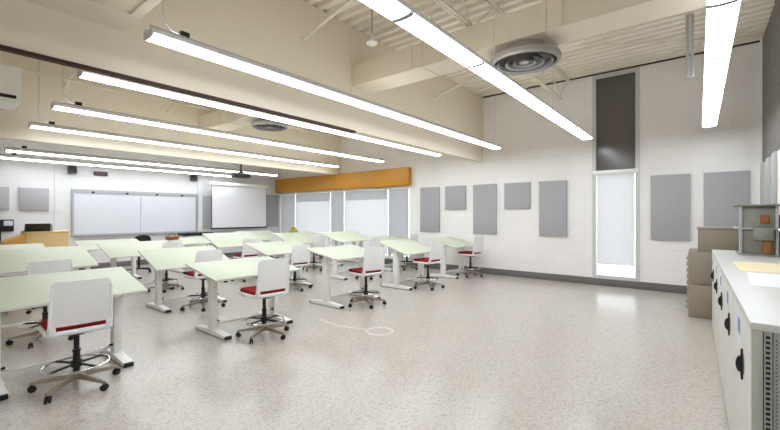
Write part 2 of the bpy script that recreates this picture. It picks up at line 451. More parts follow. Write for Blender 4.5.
# ------------------------------------------------------------------ acoustic panels
def acoustic(y0, y1, z0, z1, label):
    t = MB().box(XE - .05, XE - .002, y0, y1, z0, z1, bev=.006).build('acoustic_panel', M['panel'])
    tag(t, label, 'acoustic panel', 'grey panels on the painted block wall')
acoustic(5.69, 6.32, 1.04, 2.28, 'tall grey acoustic panel on the block wall, next to the orange pelmet')
acoustic(4.88, 5.50, 1.65, 2.28, 'square grey acoustic panel between the two tall panels near the pelmet')
acoustic(4.03, 4.66, 1.02, 2.28, 'tall grey acoustic panel under the end of the dropped beam')
acoustic(3.19, 3.82, 1.66, 2.28, 'square grey acoustic panel above bare wall, nearest to the slit window')
acoustic(2.37, 2.98, 1.02, 2.28, 'tall grey acoustic panel beside the slit window, on its shaded-window side')
acoustic(.19, .81, 1.02, 2.28, 'tall grey acoustic panel between slit window and taupe boxes')
acoustic(-.64, -.01, 1.02, 2.28, 'tall grey acoustic panel above the taupe boxes by the corner')
def acoustic_n(x0, x1, z0, z1, label):
    t = MB().box(x0, x1, YN - .05, YN - .002, z0, z1, bev=.006).build('acoustic_panel', M['panel'])
    tag(t, label, 'acoustic panel', 'grey panels on the whiteboard wall')
acoustic_n(.80, 1.60, 1.62, 2.18, 'grey rectangular acoustic panel cut by the picture edge, above wall intercom')
acoustic_n(1.78, 2.34, 1.62, 2.18, 'grey rectangular acoustic panel above the laptop on the lectern')
acoustic_n(6.29, 6.90, 1.05, 2.15, 'grey acoustic panel half hidden behind the screen, on its whiteboard side')
acoustic_n(8.62, 9.28, 1.05, 2.28, 'dark grey acoustic panel between projection screen and window corner')

# ------------------------------------------------------------------ front wall fittings
t = empty('whiteboard', (4.47, YN, .93), 'wide two-panel whiteboard with aluminium frame on front wall', 'whiteboard')
for x0, x1 in ((-1.62, -.03), (-.015, 1.60)):
    MB().box(x0, x1, -.03, -.012, .05, 1.16).build('board_panel', M['board'], t)
b = MB(); b.box(-1.67, -1.62, -.045, 0, 0, 1.27); b.box(1.60, 1.66, -.045, 0, 0, 1.27)
b.box(-1.62, 1.60, -.045, 0, 1.16, 1.27); b.box(-1.62, 1.60, -.03, 0, 0, .05); b.box(-.03, -.015, -.036, -.005, .05, 1.16)
b.build('frame', M['frame_alu'], t)
MB().box(-1.62, 1.60, -.11, -.03, .0, .02, bev=.004).build('pen_tray', M['frame_alu'], t)
for x in (-1.2, -.38, .42, 1.16):
    MB().box(x - .03, x + .03, -.075, -.045, 1.17, 1.22, bev=.006).build('map_clip', M['black'], t)
# pull-down projection screen
t = empty('projection_screen', (7.45, YN - .45, 1.02), 'white pull-down projection screen in front of grey panels', 'screen')
MB().box(-1.03, 1.03, -.004, .004, .03, 1.50).build('screen_cloth', M['screen'], t)
MB().box(-1.07, 1.07, -.02, .02, 0, .05, bev=.008).build('bottom_bar', M['black'], t)
MB().box(-1.09, 1.09, -.06, .06, 1.49, 1.59, bev=.02).build('case', M['white_metal'], t)
for x in (-.95, .95): MB().cyl((x, 0, 1.56), (x, 0, ZC - 1.05), .006, seg=6).build('hanger', M['steel'], t)
b = MB(); b.box(-1.045, -1.03, -.005, .005, .03, 1.50); b.box(1.03, 1.045, -.005, .005, .03, 1.50)
b.build('black_border', M['black'], t)
def speaker(x, z, label):
    t = empty('wall_speaker', (x, YN - .004, z), label, 'speaker', 'black wall speakers')
    MB().prism([(-.20, -.08), (-.05, -.10), (-.03, .08), (-.17, .10)], 'x', -.085, .085).build('cabinet', M['black'], t)
    MB().box(-.03, .03, -.06, 0, -.03, .03).build('wall_bracket', M['black'], t)
    MB().prism([(-.206, -.06), (-.200, -.06), (-.178, .08), (-.184, .08)], 'x', -.07, .07).build('grille', M['rubber'], t)
speaker(2.80, 2.70, 'small black wall speaker above the lectern end of the whiteboard')
speaker(5.97, 2.72, 'small black wall speaker above the whiteboard end near the screen')
t = empty('digital_clock', (3.45, YN, 2.60), 'dark maroon digital clock bar on front wall above whiteboard', 'clock')
MB().box(-.16, .16, -.05, -.002, 0, .115, bev=.008).build('case', M['black'], t)
MB().box(-.135, .135, -.054, -.049, .025, .09).build('display', M['maroon'], t)
t = empty('wall_intercom', (1.55, YN, 1.10), 'small black and blue-white intercom on front wall beside lectern', 'intercom')
MB().box(-.14, .13, -.07, -.002, 0, .29, bev=.01).build('back_box', M['black'], t)
MB().box(-.05, .11, -.085, -.069, .14, .26, bev=.004).build('display', M['blue_grey'], t)
MB().tube([(-.10, -.03, 0), (-.10, -.03, -.4), (-.10, -.03, -.9)], .012).build('cable', M['black'], t)

# lectern with laptop
t = empty('lectern', (2.08, 11.9, 0), 'pale maple teaching lectern with a lower honey-coloured wing', 'lectern')
MB().box(-.40, .34, -.30, .30, .06, 1.10, bev=.006).build('cabinet', M['maple'], t)
MB().prism([(-.74, .06), (-.40, .06), (-.40, 1.08), (-.74, .93)], 'y', -.28, .25).build('side_wing', M['maple_dark'], t)['label'] = 'honey-coloured sloping side wing'
MB().box(-.42, .36, -.32, .32, 1.10, 1.125, bev=.004).build('top', M['maple'], t)
b = MB(); b.box(-.72, .32, -.25, .25, 0, .06); b.build('plinth', M['black'], t)
t = empty('laptop', (1.89, 11.75, 1.125), 'open black laptop seen from behind on the lectern', 'laptop')
MB().box(-.22, .22, -.02, .26, 0, .02, bev=.004).build('keyboard_base', M['black'], t)
MB().box(-.22, .22, -.012, 0, .015, .19, bev=.004, rot=Matrix.Rotation(R(24), 3, 'X'), at=(0, -.02, .015)).build('lid', M['black'], t)
# shelf thing: extra monitor-shaped white edge is the laptop's stand
tag(MB().box(2.15, 2.17, 11.70, 11.95, 1.125, 1.27, bev=.003).build('paper_folder', M['paper']), 'thin white folder standing upright beside the laptop', 'folder')

# projector hanging under the second beam
t = empty('projector', (5.68, 9.70, 2.48), 'black ceiling projector hung on a pole under the far beam', 'projector')
MB().box(-.215, .215, -.15, .15, .02, .14, bev=.03).build('body', M['black'], t)
MB().cyl((0, 0, .14), (0, 0, .38), .025).build('pole', M['black'], t)
MB().cyl((.10, -.14, .08), (.10, -.18, .08), .045).build('lens_barrel', M['rubber'], t)
MB().cyl((0, 0, .15), (0, 0, .18), .09, .05).build('mount_plate', M['black'], t)

# ------------------------------------------------------------------ ceiling services
# main duct along the beam bay, one per bay
def duct(name, x0, x1, y0, y1, z0, z1, seams, label, rods):
    t = empty(name, ((x0 + x1) / 2, (y0 + y1) / 2, z0), label, 'air duct')
    cx, cy = (x0 + x1) / 2, (y0 + y1) / 2
    MB().box(x0 - cx, x1 - cx, y0 - cy, y1 - cy, 0, z1 - z0, bev=.004).build('duct_body', M['duct'], t)
    for y in seams:
        b = MB(); e = .012; y -= cy
        b.box(x0 - cx - e, x1 - cx + e, y - .012, y + .012, -e, z1 - z0 + e)
        b.build('flange', M['duct'], t)
    for y in rods:
        b = MB()
        for s in (x0 - cx - .02, x1 - cx + .02): b.cyl((s, y - cy, -.01), (s, y - cy, ZC - z0), .006, seg=6)
        b.build('hanger_rod', M['steel'], t)
    return t
d = duct('air_duct', 4.5, 4.97, -.79, 4.40, 3.56, 3.90, (3.04, 1.38), 'long cream rectangular air duct over the open floor, above round diffuser', (3.2, 1.2, -.4))
d2 = duct('air_duct', 4.5, 4.97, 4.54, 9.60, 3.56, 3.90, (6.2, 8.2), 'cream rectangular air duct between the two dropped beams', (5.5, 7.4, 9.0))
# wide plenum over the camera side of the first beam
t = empty('air_plenum', (.82, 3.2, 3.29), 'wide cream plenum box with framed flat underside beside first beam', 'air duct')
MB().box(-.50, .50, -.3, 1.2, .01, .62, bev=.006).build('plenum_body', M['duct'], t)
b = MB(); b.box(-.52, .52, .76, 1.2, -.012, .012); b.box(.44, .52, -.3, .76, -.012, .012); b.box(-.52, -.44, -.3, .76, -.012, .012)
b.build('bottom_flange', M['steel'], t)
for x in (-.4, .4): MB().cyl((x, 0, .6), (x, 0, ZC - 3.29), .006, seg=6).build('hanger_rod', M['steel'], t)

def diffuser(cx, cy, zt, zb, r, label):
    t = empty('ceiling_diffuser', (cx, cy, zb), label, 'air diffuser', 'round ceiling diffusers')
    h = zt - zb
    MB().lathe([(r * .62, h), (r * .62, h * .62), (r * .98, h * .42), (r, h * .3), (r * .97, .02), (r * .90, .0), (r * .88, .02), (r * .90, h * .3), (r * .55, h * .55), (0, h * .55)], 0, 0, 48).build('outer_ring', M['diff_ring'], t)
    for q, zz in ((.80, .0), (.55, .004), (.32, .008)):
        MB().lathe([(r * q, zz), (r * (q - .055), zz + .02), (r * (q - .075), zz + .055), (r * (q - .06), zz + .055), (r * q, zz + .012), (r * q, zz)], 0, 0, 40).build('blade_ring', M['diff_grey'], t)
    MB().lathe([(0, .014), (r * .14, .02), (r * .15, .035), (0, .05)], 0, 0, 24).build('centre_cap', M['diff_grey'], t)
    MB().lathe([(r * .885, .03), (r * .87, h * .3), (0, h * .42)], 0, 0, 40).build('throat', M['black'], t)
    return t
diffuser(4.80, 1.72, 3.56, 3.36, .42, 'large round grey diffuser under the duct over the open floor')
diffuser(5.00, 7.38, 3.56, 3.40, .40, 'round grey diffuser between the dropped beams, above the desks')

# open-web steel joists
def joist(x0, x1, y, zb, zt, label, n):
    t = empty('roof_joist', ((x0 + x1) / 2, y, zb), label, 'steel joist', 'open-web roof joists')
    h = zt - zb; L = (x1 - x0) / 2
    b = MB()
    for s in (-.035, .010): b.box(-L, L, s, s + .025, h - .035, h)
    b.build('top_chord', M['steel'], t)
    b = MB()
    for s in (-.035, .010): b.box(-L + .55, L - .58, s, s + .025, 0, .035)
    b.build('bottom_chord', M['steel'], t)
    xs = [-L + .05 + i * (2 * L - .12) / (2 * n) for i in range(2 * n + 1)]
    for i, (a, c) in enumerate(zip(xs, xs[1:])):
        za, zc = (h - .03, .02) if i % 2 == 0 else (.02, h - .03)
        MB().cyl((a, 0, za), (c, 0, zc), .011, seg=8).build('web_rod', M['steel'], t)
joist(XW + .02, XE, 2.35, 3.93, ZC - .002, 'open-web steel joist over the open floor, crossing above the long duct', 9)
joist(XW + .02, XE, 8.95, 3.93, ZC - .002, 'open-web steel joist between the beams, close to the far beam', 9)
joist(XW + .02, XE, 6.65, 3.93, ZC - .002, 'open-web steel joist mid-way between the two dropped beams', 9)

def brace(p0, p1, label):
    t = empty('diagonal_brace', p0, label, 'steel brace', 'diagonal braces from the beams')
    d = Vector(p1) - Vector(p0)
    MB().cyl((0, 0, 0), d, .02, seg=8).build('rod', M['steel'], t)
    MB().box(-.03, .03, -.012, .02 if d.y < 0 else .012, -.04, .04, bev=.004).build('foot_plate', M['steel'], t)
brace((3.52, 4.39, 3.97), (3.52, 2.40, 4.47), 'cream diagonal brace rising from first beam beside pendant sensor')
brace((6.97, 4.39, 3.95), (6.97, 2.40, 4.47), 'cream diagonal brace rising from first beam, past the duct end')
brace((1.945, 9.59, 3.91), (1.945, 9.0, 4.12), 'short cream brace on far beam, above the lectern end')
brace((3.80, 9.59, 3.87), (3.80, 9.0, 4.08), 'short cream brace on far beam, beside the duct between beams')
brace((7.49, 9.59, 3.93), (7.49, 9.0, 4.14), 'short cream brace on far beam near the shaded windows')
# slanting conduit runs under the deck by the slit window
def conduit(pts, label):
    tag(MB().tube(pts, .012, 8).build('conduit', M['steel']), label, 'conduit', 'thin conduits under the deck')
conduit([(8.2, 2.7, 4.46), (7.92, 2.15, 4.46), (7.27, .88, 4.46), (6.6, -.44, 4.46), (6.42, -.79, 4.46)], 'thin conduit slanting under the deck from joist to grey block wall')
conduit([(7.65, 1.41, 4.49), (8.0, .82, 4.49), (8.39, .17, 4.49), (8.95, -.77, 4.49)], 'thin conduit crossing the deck ribs above the slit window')

# pendant sensor on a stem
t = empty('pendant_sensor', (4.11, 3.62, 3.88), 'small white dome sensor hanging on a stem beside first beam', 'sensor')
MB().cyl((0, 0, .04), (0, 0, ZC - 3.88), .014, seg=10).build('stem', M['grey_metal'], t)
MB().lathe([(0, 0), (.05, .004), (.078, .022), (.08, .04), (.045, .055), (.02, .10), (.014, .16)], 0, 0, 28).build('dome', M['white_metal'], t)
# slotted hanging strut pair by the duct
t = empty('hanging_strut', (5.30, .11, 2.98), 'pale grey pair of strut channels hanging vertically beside the duct', 'strut channel')
for s in (-.036, .004): MB().box(-.02, .02, s, s + .032, 0, .68, bev=.003).build('channel', M['grey_metal'], t)
MB().cyl((0, 0, .66), (0, 0, ZC - 2.98), .008, seg=8).build('rod', M['steel'], t)
# unit heater box
t = empty('unit_heater', (.42, 7.8, 3.07), 'white box-shaped air unit hung between the beams, with slot vent', 'air unit')
MB().box(-.62, .62, -.32, .32, .0, .50, bev=.012).build('housing', M['white_metal'], t)
MB().box(-.56, .56, -.33, -.30, .05, .095).build('slot_vent', M['black'], t)
for x in (-.5, .5): MB().cyl((x, 0, .49), (x, 0, ZC - 3.07), .008, seg=6).build('hanger_rod', M['steel'], t)

# linear pendant lights
def light(y, x0, x1, zb, label, power_box=True, sag=.015, rz=0):
    t = empty('pendant_light', ((x0 + x1) / 2, y, zb), label, 'pendant light', 'linear pendant lights', R(rz))
    L = (x1 - x0) / 2; w = .095; z0 = sag
    hw = w - .006
    MB().prism([(-hw, z0 + .008), (-hw, z0 + .055), (-hw * .6, z0 + .085), (-hw * .4, z0 + .085), (-hw * .4, z0 + .055), (hw * .4, z0 + .055), (hw * .4, z0 + .085), (hw * .6, z0 + .085), (hw, z0 + .055), (hw, z0 + .008)], 'x', -L, L).build('housing', M['light_grey'], t)
    n = round(2 * L / 1.242)
    for i in range(n):
        a, c = -L + .012 + i * (2 * L - .024) / n, -L + .012 + (i + 1) * (2 * L - .024) / n
        arc = [(w, z0 + .008)] + [(w * math.cos(PI * k / 12), z0 - sag * math.sin(PI * k / 12)) for k in range(13)] + [(-w, z0 + .008)]
        MB().prism(arc, 'x', a + .003, c - .003).build('lens', M['lens'], t)
        if i and not power_box:
            q = [(v[0] * 1.012, v[1] - .0012) for v in arc]
            MB().prism(q, 'x', a - .026, a + .026).build('joint_band', M['joint'], t)
    MB().box(-L + .03, L - .03, -hw * .38, hw * .38, z0 + .056, z0 + .060).build('added_uplight_strip', M['added_uplight'], t)  # unseen glowing strip added in the housing trough to brighten the ceiling
    e = .003
    for s in (-L, L - .012):
        cap = [(w + e, z0 + .012)] + [((w + e) * math.cos(PI * k / 12), z0 - (sag + e) * math.sin(PI * k / 12)) for k in range(13)] + [(-w - e, z0 + .012)]
        MB().prism(cap, 'x', s, s + .012).build('end_cap', M['light_grey'], t)
    n = round(2 * L / 2.4)
    for i in range(n + 1):
        xx = -L + .12 + i * (2 * L - .24) / n
        MB().cyl((xx, 0, z0 + .05), (xx, 0, ZC - zb), .0035, seg=5).build('cable', M['light_grey'], t)
    if power_box:
        pb = MB().box(-L + .26, -L + .34, -.035, .03, z0 + .086, z0 + .140, bev=.006).build('power_box', M['black'], t)
        MB().tube([(-L + .13, .01, ZC - zb - .02), (-L + .13, .01, .6), (-L + .12, .01, .32), (-L + .14, .01, .20), (-L + .2, .005, z0 + .12), (-L + .28, 0, z0 + .115)], .006, 6).build('power_cord', M['light_grey'], t)
light(-.12, -2.55, 8.70, 3.02, 'long lit pendant light over the counter, parallel to grey block wall', False, rz=.35)  # lengthened out of view to throw more light on the left side
light(1.82, -2.55, 8.62, 3.02, 'long lit pendant light over the open floor, below the round diffuser', False)  # unseen end lengthened as well, adding light for the left of the beam
light(3.72, 1.31, 8.59, 3.02, 'long lit pendant light hung in front of the first dropped beam')
light(5.32, 1.20, 8.62, 3.02, 'long lit pendant light just behind the dark red beam edge')
light(7.24, 1.32, 8.64, 3.02, 'long lit pendant light mid-way between the two dropped beams')
light(9.12, 1.36, 8.66, 3.02, 'long lit pendant light close in front of the far dropped beam')
light(11.4, 1.32, 7.97, 2.83, 'long lit pendant light behind far beam, second from whiteboard wall')
light(12.5, 1.30, 7.2, 2.79, 'long lit pendant light closest to the whiteboard wall, above clock')

# ------------------------------------------------------------------ drafting chairs
def rounded_panel(b, w0, w1, h, r, th, zb, bow, tilt, n=8, y0=0.0):
    """curved back panel: width w0 at bottom, w1 at top, rounded corners, bowed backwards"""
    nx, nz = 14, 14
    fr, bk = [], []
    for j in range(nz + 1):
        v = j / nz; z = h * v
        half = (w0 + (w1 - w0) * v) / 2
        dz = max(0, r - z, z - (h - r))
        half -= r - math.sqrt(max(0, r * r - dz * dz)) if dz > 0 else 0
        ra, rb = [], []
        for i in range(nx + 1):
            u = -1 + 2 * i / nx
            x = u * half
            y = y0 - bow * (1 - (x / (w0 / 2)) ** 2) - tilt * z
            ra.append(b.bm.verts.new((x, y + th / 2, zb + z))); rb.append(b.bm.verts.new((x, y - th / 2, zb + z)))
        fr.append(ra); bk.append(rb)
    for j in range(nz):
        for i in range(nx):
            b.bm.faces.new((fr[j][i], fr[j][i + 1], fr[j + 1][i + 1], fr[j + 1][i]))
            b.bm.faces.new((bk[j][i], bk[j + 1][i], bk[j + 1][i + 1], bk[j][i + 1]))
    for j in range(nz):
        b.bm.faces.new((fr[j][0], fr[j + 1][0], bk[j + 1][0], bk[j][0]))
        b.bm.faces.new((fr[j][nx], bk[j][nx], bk[j + 1][nx], fr[j + 1][nx]))
    for i in range(nx):
        b.bm.faces.new((fr[0][i], bk[0][i], bk[0][i + 1], fr[0][i + 1]))
        b.bm.faces.new((fr[nz][i], fr[nz][i + 1], bk[nz][i + 1], bk[nz][i]))
    return b

def cushion(b, w, d, z0, z1, r, y0):
    """flat cushion with rounded plan corners and softened rim"""
    def ring(s, z):
        pts = []
        hw, hd, rr = w / 2 - s, d / 2 - s, max(r - s, .01)
        for cx, cy, a0 in ((hw - rr, hd - rr, 0), (-hw + rr, hd - rr, 90), (-hw + rr, -hd + rr, 180), (hw - rr, -hd + rr, 270)):
            for k in range(6):
                a = R(a0 + 90 * k / 5)
                pts.append(b.bm.verts.new((cx + rr * math.cos(a), y0 + cy + rr * math.sin(a), z)))
        return pts
    e = (z1 - z0) * .35
    rings = [ring(e, z0), ring(0, z0 + e), ring(0, z1 - e), ring(e, z1)]
    n = len(rings[0])
    for A, B in zip(rings, rings[1:]):
        for k in range(n): b.bm.faces.new((A[k], A[(k + 1) % n], B[(k + 1) % n], B[k]))
    b.bm.faces.new(rings[0][::-1]); b.bm.faces.new(rings[-1])
    return b

def make_chair():
    t = empty('drafting_chair', (0, 0, 0))
    for k in range(5):
        a = R(90 + 72 * k + 20); ca, sa = math.cos(a), math.sin(a)
        lg = MB(); q = Matrix.Rotation(a, 3, 'Z')
        P = lambda x, y, z: q @ Vector((x, y, z))
        secs = [(.02, .030, .085, .135), (.16, .022, .078, .112), (.30, .014, .066, .088), (.325, .010, .066, .082)]
        rows = [[lg.bm.verts.new(P(x, -w, z0)), lg.bm.verts.new(P(x, w, z0)), lg.bm.verts.new(P(x, w * .6, z1)), lg.bm.verts.new(P(x, -w * .6, z1))] for x, w, z0, z1 in secs]
        for A, B in zip(rows, rows[1:]):
            for i in range(4): lg.bm.faces.new((A[i], A[(i + 1) % 4], B[(i + 1) % 4], B[i]))
        lg.bm.faces.new(rows[0][::-1]); lg.bm.faces.new(rows[-1])
        lg.build('base_leg', M['alu'], t)
        c = MB(); cx, cy = .31 * ca, .31 * sa
        tx, ty = -math.sin(a + .5), math.cos(a + .5)
        for s in (-.019, .007):
            c.cyl((cx + tx * s, cy + ty * s, .028), (cx + tx * (s + .014), cy + ty * (s + .014), .028), .028, seg=18)
        c.cyl((cx, cy, .028), (cx, cy, .072), .009, seg=8)
        c.cyl((cx - tx * .02, cy - ty * .02, .028), (cx + tx * .02, cy + ty * .02, .028), .008, seg=8)
        c.build('caster', M['rubber'], t)
    MB().lathe([(0, .075), (.045, .075), (.05, .10), (.042, .145), (.028, .15), (0, .15)], 0, 0, 24).build('hub', M['alu'], t)
    b = MB(); b.cyl((0, 0, .14), (0, 0, .33), .027, seg=18); b.cyl((0, 0, .33), (0, 0, .345), .033, seg=18); b.cyl((0, 0, .345), (0, 0, .505), .021, seg=18)
    b.build('gas_column', M['black'], t)
    fr = MB().tube([(.235 * math.cos(2 * PI * k / 40), .235 * math.sin(2 * PI * k / 40), .205) for k in range(40)], .010, 10, True).build('foot_ring', M['chrome'], t)
    sp = MB()
    for k in range(4):
        a = R(45 + 90 * k + 12)
        sp.cyl((0, 0, .215), (.232 * math.cos(a), .232 * math.sin(a), .205), .011, seg=8)
    sp.cyl((0, 0, .185), (0, 0, .245), .038, seg=18)
    sp.build('ring_spokes', M['black'], fr)
    m = MB(); m.box(-.10, .10, -.12, .12, .505, .528, bev=.008); m.box(-.045, .045, -.07, .07, .485, .51, bev=.006)
    m.build('seat_mechanism', M['black'], t)
    MB().tube([(.06, 0, .512), (.2, .02, .508), (.26, .03, .50)], .006, 8).build('lever', M['black'], t)
    s = cushion(MB(), .47, .45, .528, .572, .07, .02).build('seat', M['shell'], t)
    cushion(MB(), .435, .42, .565, .612, .06, .03).build('seat_pad', M['red'], s)['label'] = 'red seat pad'
    bk = rounded_panel(MB(), .405, .395, .385, .022, .012, .618, .02, .06, y0=-.205).build('backrest', M['plastic'], t)
    for sx in (-1, 1):
        b = MB()
        b.tube([(sx * .215, .10, .555), (sx * .226, -.08, .558), (sx * .218, -.185, .57), (sx * .210, -.212, .63), (sx * .203, -.226, .80), (sx * .199, -.236, .95)], .010, 8)
        b.build('back_support', M['shell'], bk)
        MB().box(sx * .190 - .022, sx * .190 + .022, -.215, -.195, .55, .65, bev=.006).build('corner_bracket', M['shell'], bk)
    return t
chair0 = make_chair()
first = [True]
def put_chair(x, y, rz, label, star=0, sz=.97):
    o = chair0 if first[0] else copy_tree(chair0)
    first[0] = False
    o.location = (x, y, 0); o.rotation_euler = (0, 0, R(rz)); o.scale = (1, 1, sz)
    for ch in o.children:
        if ch.name.startswith(('base_leg', 'caster', 'foot_ring')): ch.rotation_euler = (0, 0, R(star - 20))
    tag(o, label, 'chair', 'white drafting chairs with red seats')

# ------------------------------------------------------------------ tilting drafting tables
def make_table():
    t = empty('drafting_table', (0, 0, 0))
    for sx in (-1, 1):
        x = sx * .45
        lg = MB().box(x - .035, x + .035, -.06, .06, .05, .70, bev=.006).build('leg', M['white_metal'], t)
        MB().prism([(-.365, .012), (.365, .012), (.365, .045), (.06, .07), (-.06, .07), (-.365, .045)], 'x', x - .045, x + .045).build('foot', M['white_metal'], lg)
        for sy in (-1, 1): MB().box(x - .042, x + .042, sy * .365 - .022, sy * .365 + .022, 0, .04, bev=.006).build('end_cap', M['rubber'], lg)
        MB().cyl((x - sx * .035, -.03, .16), (x - sx * .065, -.03, .16), .012, seg=10).build('lock_knob', M['black'], lg)
    b = MB(); b.tube([(-.415, 0, .155), (-.37, 0, .125), (-.31, 0, .115), (.31, 0, .115), (.37, 0, .125), (.415, 0, .155)], .018, 8)
    b.build('crossbar', M['white_metal'], t)
    return t
tfirst = [True]
def put_table(xc, yc, zn, zf, label, w=1.22, dp=.78, rz=0):
    global table0
    o = table0 if tfirst[0] else copy_tree(table0)
    tfirst[0] = False
    o.location = (xc, yc, 0); o.rotation_euler = (0, 0, R(rz))
    tag(o, label, 'drafting table', 'tilting pale green drafting tables')
    zc = (zn + zf) / 2; ang = math.asin((zf - zn) / dp)
    # legs reach their own height: a top sleeve and pivot bracket per leg
    q = Matrix.Rotation(ang, 3, 'X')
    def slab(x0, x1, y0, y1, z0, z1, bev=0): return MB().box(x0, x1, y0, y1, zc + z0, zc + z1, bev=bev, rot=q, at=(0, 0, zc))
    tp = slab(-w / 2, w / 2, -dp / 2, dp / 2, -.022, 0, .003).build('tabletop', M['top'], o)
    b = MB(); e = .006
    for bx in ((-w / 2 - e, -w / 2 + .001, -dp / 2 - e, dp / 2 + e), (w / 2 - .001, w / 2 + e, -dp / 2 - e, dp / 2 + e), (-w / 2, w / 2, -dp / 2 - e, -dp / 2 + .001), (-w / 2, w / 2, dp / 2 - .001, dp / 2 + e)):
        b.box(bx[0], bx[1], bx[2], bx[3], zc - .024, zc - .001, rot=q, at=(0, 0, zc))
    b.build('edge_band', M['top_edge'], tp)
    for sx in (-1, 1):
        x = sx * .45
        MB().box(x - .028, x + .028, -.05, .05, .62, zc - .055, bev=.004).build('leg_sleeve', M['white_metal'], o)
        slab(x - .03, x + .03, -.27, .27, -.055, -.022, .004).build('tilt_bracket', M['white_metal'], o)
        MB().cyl((x - sx * .03, .17, zc - .20), q @ Vector((x - sx * .03, .24, -.05)) + Vector((0, 0, zc)), .010, seg=8).build('tilt_strut', M['grey_metal'], o)
    MB().box(-.42, .42, -.025, .025, zc - .115, zc - .065, bev=.004).build('cross_rail', M['white_metal'], o)
    return o
table0 = make_table()
T0 = table0
# keep a clean copy of the bare frame as source: the first placed table uses a copy as well
class _Src: pass
src = T0
def tables(specs):
    objs = []
    for i, s in enumerate(specs):
        global table0
        table0 = copy_tree(src); tfirst[0] = True
        objs.append(put_table(*s))
    for ch in list(src.children):
        for g in list(ch.children): bpy.data.objects.remove(g)
        bpy.data.objects.remove(ch)
    bpy.data.objects.remove(src)
    return objs
P = 'pale green tilted drafting table '
tables([
    (.94, 4.80, .74, .91, P + 'at the open floor, farthest from the panelled wall'),
    (2.89, 4.83, .74, .87, P + 'at the open floor, fourth from the panelled wall'),
    (4.84, 4.88, .80, .93, P + 'at the open floor, third from the panelled wall', 1.14),
    (6.78, 4.92, .72, .945, P + 'at the open floor, second from the panelled wall', 1.14),
    (8.58, 4.88, .75, .92, P + 'at the open floor, against the grey-panelled wall', 1.14),
    (1.03, 6.76, .83, 1.05, P + 'in second row from open floor, farthest from the windows'),
    (2.99, 6.78, .68, .93, P + 'in second row from open floor, fourth from the windows'),
    (4.90, 6.80, .75, .93, P + 'in second row from open floor, third from the windows'),
    (6.85, 6.82, .89, 1.08, P + 'in second row, raised higher, second from the windows'),
    (8.62, 6.85, .75, .90, P + 'in second row from open floor, against the narrow window shade'),
    (.92, 8.75, .78, 1.00, P + 'in third row, in front of the wooden lectern'),
    (2.95, 8.76, .73, .95, P + 'in third row, second from the lectern side'),
    (4.93, 8.66, .79, 1.07, P + 'in third row, steeply tilted, facing the projection screen'),
    (6.90, 8.72, .75, 1.00, P + 'in third row, second from the windows'),
    (8.60, 8.75, .75, .92, P + 'in third row, against the wide white window shade'),
    (3.02, 10.72, .75, .91, P + 'in the row by the whiteboard, beside the lectern'),
    (4.98, 10.82, .75, .88, P + 'in the row by the whiteboard, before the black-topped cart'),
    (6.90, 10.72, .75, 1.00, P + 'in the row by the screen, second from the windows'),
    (8.60, 10.75, .78, .90, P + 'in the row by the screen, beside windows, under yellow-green bag'),
])
C = 'white drafting chair with red seat '
put_chair(.945, 4.275, -3, C + 'at the open-floor table farthest from the panelled wall', -9, .955)
put_chair(2.80, 4.25, -4, C + 'at the open-floor table fourth from the panelled wall', -21)
put_chair(4.84, 4.40, -11, C + 'at the open-floor table third from the panelled wall', 15)
put_chair(6.77, 4.43, -5, C + 'at the open-floor table second from the panelled wall')
put_chair(8.72, 4.46, -6, C + 'at the open-floor table against the grey-panelled wall', 36)
put_chair(1.06, 6.16, 3, C + 'at the second-row table farthest from the windows')
put_chair(3.04, 6.33, -3, C + 'at the second-row table fourth from the windows', 14, .94)
put_chair(4.95, 6.44, -6, C + 'at the second-row table third from the windows', 30, .9)
put_chair(6.95, 6.26, 2, C + 'at the raised second-row table')
put_chair(8.75, 6.42, 5, C + 'at the second-row table against the narrow window shade', 36)
put_chair(1.0, 8.22, 0, C + 'at the third-row table in front of the lectern')
put_chair(3.28, 8.36, 8, C + 'at the third-row table second from the lectern')
put_chair(4.95, 8.22, -4, C + 'at the steeply tilted third-row table')
put_chair(7.0, 8.28, -5, C + 'at the third-row table second from the windows', 36)
put_chair(6.99, 10.22, 3, C + 'at the screen-row table second from the windows', 36)

# a black task chair and a black-topped cart in front of the whiteboard
t = empty('task_chair', (3.86, 11.55, 0), 'black task chair with curved back in front of the whiteboard', 'chair')
rounded_panel(MB(), .46, .38, .46, .12, .04, .52, .05, .05, y0=-.2).build('backrest', M['black'], t)
cushion(MB(), .48, .46, .44, .51, .1, .02).build('seat', M['black'], t)
MB().cyl((0, 0, .1), (0, 0, .45), .028).build('gas_column', M['black'], t)
MB().tube([(0, -.02, .47), (0, -.22, .48), (0, -.26, .62)], .02).build('back_support', M['black'], t)
for k in range(5):
    a = R(90 + 72 * k)
    MB().cyl((0, 0, .10), (.3 * math.cos(a), .3 * math.sin(a), .07), .024, .014, seg=8).build('base_leg', M['black'], t)
    MB().cyl((.3 * math.cos(a) - .02, .3 * math.sin(a), .03), (.3 * math.cos(a) + .02, .3 * math.sin(a), .03), .03).build('caster', M['rubber'], t)
t = empty('equipment_cart', (5.42, 11.75, 0), 'white equipment cart with black top, standing below the whiteboard edge', 'cart')
MB().box(-.42, .42, -.25, .25, .90, .985, bev=.01).build('top', M['black'], t)
MB().box(-.38, .38, -.22, .22, .12, .90, bev=.006).build('cabinet', M['white_metal'], t)
for sx in (-1, 1):
    for sy in (-1, 1): MB().cyl((sx * .34 - .02, sy * .18, .06), (sx * .34 + .02, sy * .18, .06), .06).build('wheel', M['rubber'], t)

